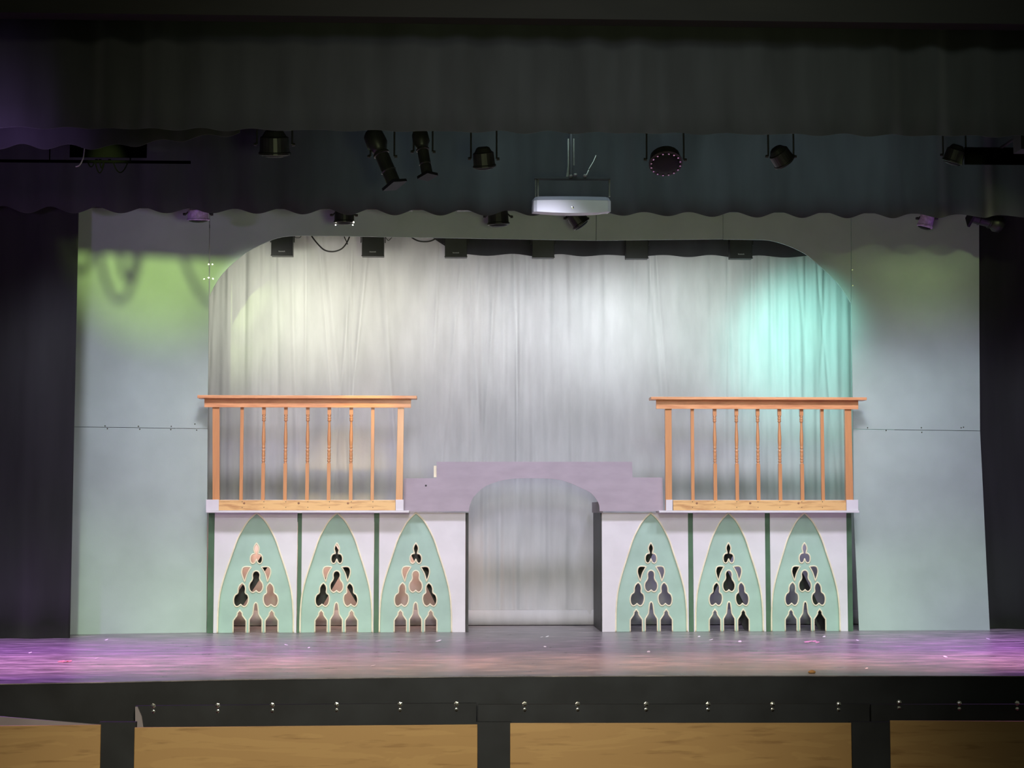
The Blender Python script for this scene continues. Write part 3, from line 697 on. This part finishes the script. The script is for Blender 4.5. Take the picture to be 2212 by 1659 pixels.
# grey board showing at lower left
g = [P(-300, 1519, fy(-300)-.12), P(0, 1548, fy(0)-.12), P(214, 1565.5, fy(214)-.12), P(214, 1590, fy(214)-.12), P(0, 1590, fy(0)-.12), P(-300, 1590, fy(-300)-.12)]
tag(MB().prism(g, (0, .03, 0)).build('grey_board', 'greyboard'), 'grey sloping board edge above the lower left wooden panel', 'board')
v0, v1 = P(296, 1572, fy(296)-.2), P(309, 1532, fy(309)-.2)
tag(MB().prism([P(292, 1575, v0.y), P(310, 1575, v0.y), P(306, 1548, v0.y), P(297, 1527, v0.y), P(292, 1527, v0.y)], (0, .02, 0)).build('corner_bracket', 'greyboard'), 'small grey corner bracket above the left end of the wide left panel', 'bracket')

# ------------------------------------------------------------------ litter on the floor
scr = [(65, 1411), (209, 1423), (618, 1394), (667, 1400), (230, 1383), (947, 1386), (1170, 1377), (1182, 1376), (1177, 1398), (806, 1439), (1401, 1409), (1536, 1383), (1598, 1387), (1852, 1384), (2134, 1381), (2042, 1420), (1872, 1445), (1780, 1376), (1510, 1376)]
wh = ['near the left edge of the stage', 'on the purple floor at left, nearer the stage edge', 'in front of the first gothic panel', 'in front of the gap between the first two left gothic panels', 'in front of the left portal wall',
      'in front of the panel left of the doorway, the largest scrap', 'just outside the doorway, left of a close pair', 'just outside the doorway, right of a close pair', 'on the floor in front of the doorway, further forward', 'near the stage edge left of centre',
      'in front of the panel right of the doorway', 'in front of the middle right panel, left one', 'in front of the middle right panel, right one', 'at the foot of the right platform end', 'at the foot of the right portal edge', 'on the purple floor at right',
      'near the stage edge at right', 'beside the pink tape, further back', 'close to the foot of the middle right panel']
for (px, py), w in zip(scr, wh):
    v = PF(px, py); r_ = random.Random(px); s_ = .032 if px == 947 else r_.uniform(.014, .022)
    an = r_.uniform(0, 3.1); ca, sa = math.cos(an), math.sin(an)
    pts = [(-1, -.7, 0), (.1, -.9, .25), (1, -.5, .6), (1.1, .5, .55), (0, .8, .2), (-.9, .6, 0)]
    q = [Vector((v.x+s_*(x*ca-y*sa), v.y+s_*(x*sa+y*ca), .0015+abs(z)*s_*.9)) for x, y, z in pts]
    tag(MB().prism(q, (0, 0, .0015)).build('paper_scrap', 'paper'), 'tiny white paper scrap '+w, 'paper scrap', 'white paper scraps on the stage floor')
def strip(name, pix, m_, lab, cat):
    mb = MB()
    for i, (a, c, w) in enumerate(pix):
        v = PF(a, c); s_ = w/180/2
        mb.prism([(v.x-s_, v.y-.03, .002), (v.x+s_, v.y-.02, .004+.006*(i % 2)), (v.x+s_*.9, v.y+.04, .012), (v.x-s_*.8, v.y+.03, .006)], (0, 0, .002))
    tag(mb.build(name, m_), lab, cat)
strip('pink_tape', [(1742, 1388, 9), (1750, 1387, 10), (1759, 1386.5, 9), (1766, 1389, 8)], 'pink', 'torn strip of pink tape on the floor in front of the right platform', 'tape')
strip('red_tape', [(132, 1430, 10), (141, 1430.5, 9), (149, 1430, 8)], 'red', 'faded red tape mark on the purple floor at left', 'tape')
v = PF(1754, 1454)
tag(MB().lathe((v.x, v.y, .001), (0, 0, 1), [(0, .028), (.008, .036), (.018, .028), (.026, .008)], 9).build('orange_scrap', 'leafc'), 'small dry orange scrap at the stage edge, right of centre', 'debris')

# ------------------------------------------------------------------ light
W = bpy.data.worlds.new('world'); SC.world = W; W.use_nodes = True
W.node_tree.nodes['Background'].inputs['Color'].default_value = (.95, 1.0, .75, 1)
W.node_tree.nodes['Background'].inputs['Strength'].default_value = .055
def spot(name, loc, tgt, col, power, deg, blend=.8, rad=.05):
    l = bpy.data.lights.new(name, 'SPOT'); l.energy = power; l.color = col; l.spot_size = R(deg); l.spot_blend = blend; l.shadow_soft_size = rad
    o = bpy.data.objects.new(name, l); C.objects.link(o); o.location = loc
    o.rotation_euler = (Vector(tgt)-Vector(loc)).to_track_quat('-Z', 'Y').to_euler(); return o
def area(name, loc, tgt, col, power, sx, sy, spread=180):
    l = bpy.data.lights.new(name, 'AREA'); l.shape = 'RECTANGLE'; l.size = sx; l.size_y = sy; l.energy = power; l.color = col; l.spread = R(spread)
    o = bpy.data.objects.new(name, l); C.objects.link(o); o.location = loc
    o.rotation_euler = (Vector(tgt)-Vector(loc)).to_track_quat('-Z', 'Y').to_euler(); return o
LAV = (.82, .80, 1.0)
G = (.76, 1.0, .66)
# house spots over the audience, low pools of warm-green light on the scenery
for x in (-5.2, -3.1, -1.0, 1.0, 3.1, 5.2):
    spot('house_spot', (x*.8, -17, 6.4), (x, 0, -.35), G if abs(x) > 2 else (.98, .86, .95), 3300 if abs(x) > 2 else 1400, 13, 1, .35)
spot('house_fill', (-1, -17, 6.6), (0, 0, 1.8), LAV, 2100, 40, 1, .8)
# added unseen fill lamps brightening the stage front and the valance
spot('house_light_low', (-1.5, -15, 3.4), (-1.5, -6, -1.6), (1, .90, .68), 2600, 58, 1, .5)
spot('house_light_valance', (2, -14, 7.4), (1.8, -5, 5.0), (.68, .95, 1.0), 420, 44, 1, .5)
spot('house_light_upper', (0, -13, 7.4), (0, -5, 6.6), (1.0, 1.0, .70), 420, 100, 1, .5)
# first electric: lavender front wash
for x in (-5.2, -3.4, -1.6, 0, 1.6, 3.4, 5.2):
    spot('front_wash', (x, -3.1, 4.9), (x*.97, -.1, 1.5), LAV, 275 if x else 230, 70, 1, .28)
# warmer wash on the railings
for x in (-3.1, 3.0):
    spot('rail_wash', (x, -3.15, 4.9), (x, -.1, 2.0), (1.0, .84, .72), 130, 60, 1, .28)
spot('amber_left', (-1.2, -3.3, 4.9), (-2.0, -.2, 2.78), (1.0, .66, .06), 420, 15, 1, .08)
# yellow-green high wash on the portal top
spot('green_left', (-4.4, -4.15, 5.0), (-4.5, .1, 4.5), (.72, 1.0, .28), 560, 37, 1, .02)
for x in (4.3, 4.95):
    spot('green_right', (x, -4.15, 5.0), (x+.15, .1, 4.42), (.80, 1.0, .40), 75, 28, 1, .05)
# purple on the floor sides and the short border
spot('purple_left', (-6.4, -4.2, 4.8), (-5.5, -3.7, 0), (.60, .20, 1.0), 1900, 80, 1, .1)
spot('purple_right', (6.6, -4.2, 4.8), (5.9, -3.4, 0), (.60, .20, 1.0), 1900, 78, 1, .1)
spot('purple_accent', (5.6, -2.6, 3.6), (4.85, -1.05, 4.8), (.62, .25, 1.0), 14, 26, 1, .05)
spot('purple_border', (-5.5, -6.2, 4.0), (-5.3, -4.3, 4.95), (.6, .35, 1.0), 130, 70, 1, .1)
# peach floor band
for x in (-5, -3.4, -1.7, 0, 1.7, 3.4, 5):
    spot('peach', (x, -4.4, 4.8), (x, -4.1, 0), (1.0, .52, .40), 900, 36, 1, .1)
    spot('rose', (x, -2.2, 4.8), (x, -2.4, 0), (.85, .22, .90), 320, 54, 1, .1)
# added unseen strip lamp giving the border a dim blue lift
area('border_spill', (1.3, -2.75, 5.9), (1.3, -1.5, 4.7), (.68, .93, 1.0), 26, 6.5, .1, 150)
spot('house_light_olive', (0, -14, 2.2), (0, 0, 4.6), (.88, 1.0, .52), 750, 60, 1, .5)  # added unseen lamp lifting the portal header towards olive
# backdrop from the second electric
for x, tz, col, p in ((-3.3, 3.95, (.97, 1.0, .80), 185), (-2.35, 3.95, (1.0, .98, .82), 145), (-1.4, 3.9, (1, .99, .90), 115), (-.5, 3.8, (.97, .98, 1.0), 115), (.4, 3.8, (.93, .97, 1.0), 125),
                  (1.3, 3.85, (.92, .99, 1.0), 125), (2.2, 3.9, (.88, 1.0, .95), 100), (2.9, 3.9, (.75, 1.0, .92), 55)):
    spot('back_wash', (x, -.5, 4.15), (x, YB, tz-.05), col, p*.68, 84, 1, .15)
spot('back_hot', (1.05, -.9, 4.3), (1.05, YB, 3.75), (.92, 1, 1), 50, 44, 1, .1)
spot('back_aqua', (3.05, -.5, 4.1), (3.65, YB, 3.45), (.36, 1.0, .86), 185, 84, 1, .2)
spot('back_aqua', (2.6, -.5, 4.1), (3.0, YB, 3.2), (.62, 1.0, .92), 25, 84, 1, .2)
# square fixtures grazing the backdrop
for x, col, p in ((-3.1, (1, .84, .78), 80), (-2.0, (1, .78, .70), 90), (-1.0, (.98, .84, .88), 55), (0.1, (.9, .86, 1), 30), (1.2, (.84, .84, 1), 30), (2.5, (.70, .66, 1), 35)):
    spot('back_low', (x, .62, 4.32), (x, 1.05, .4), col, p, 44, 1, .06)
# added unseen strips brightening the backdrop seen through the panel cutouts
area('behind_platform', (-2.5, .74, 1.2), (-2.5, 1.22, .75), (1, .56, .40), 16, 2.7, .08, 150)
area('behind_platform', (2.5, .74, 1.2), (2.5, 1.22, .75), (.66, .58, .9), 4, 2.4, .08, 150)
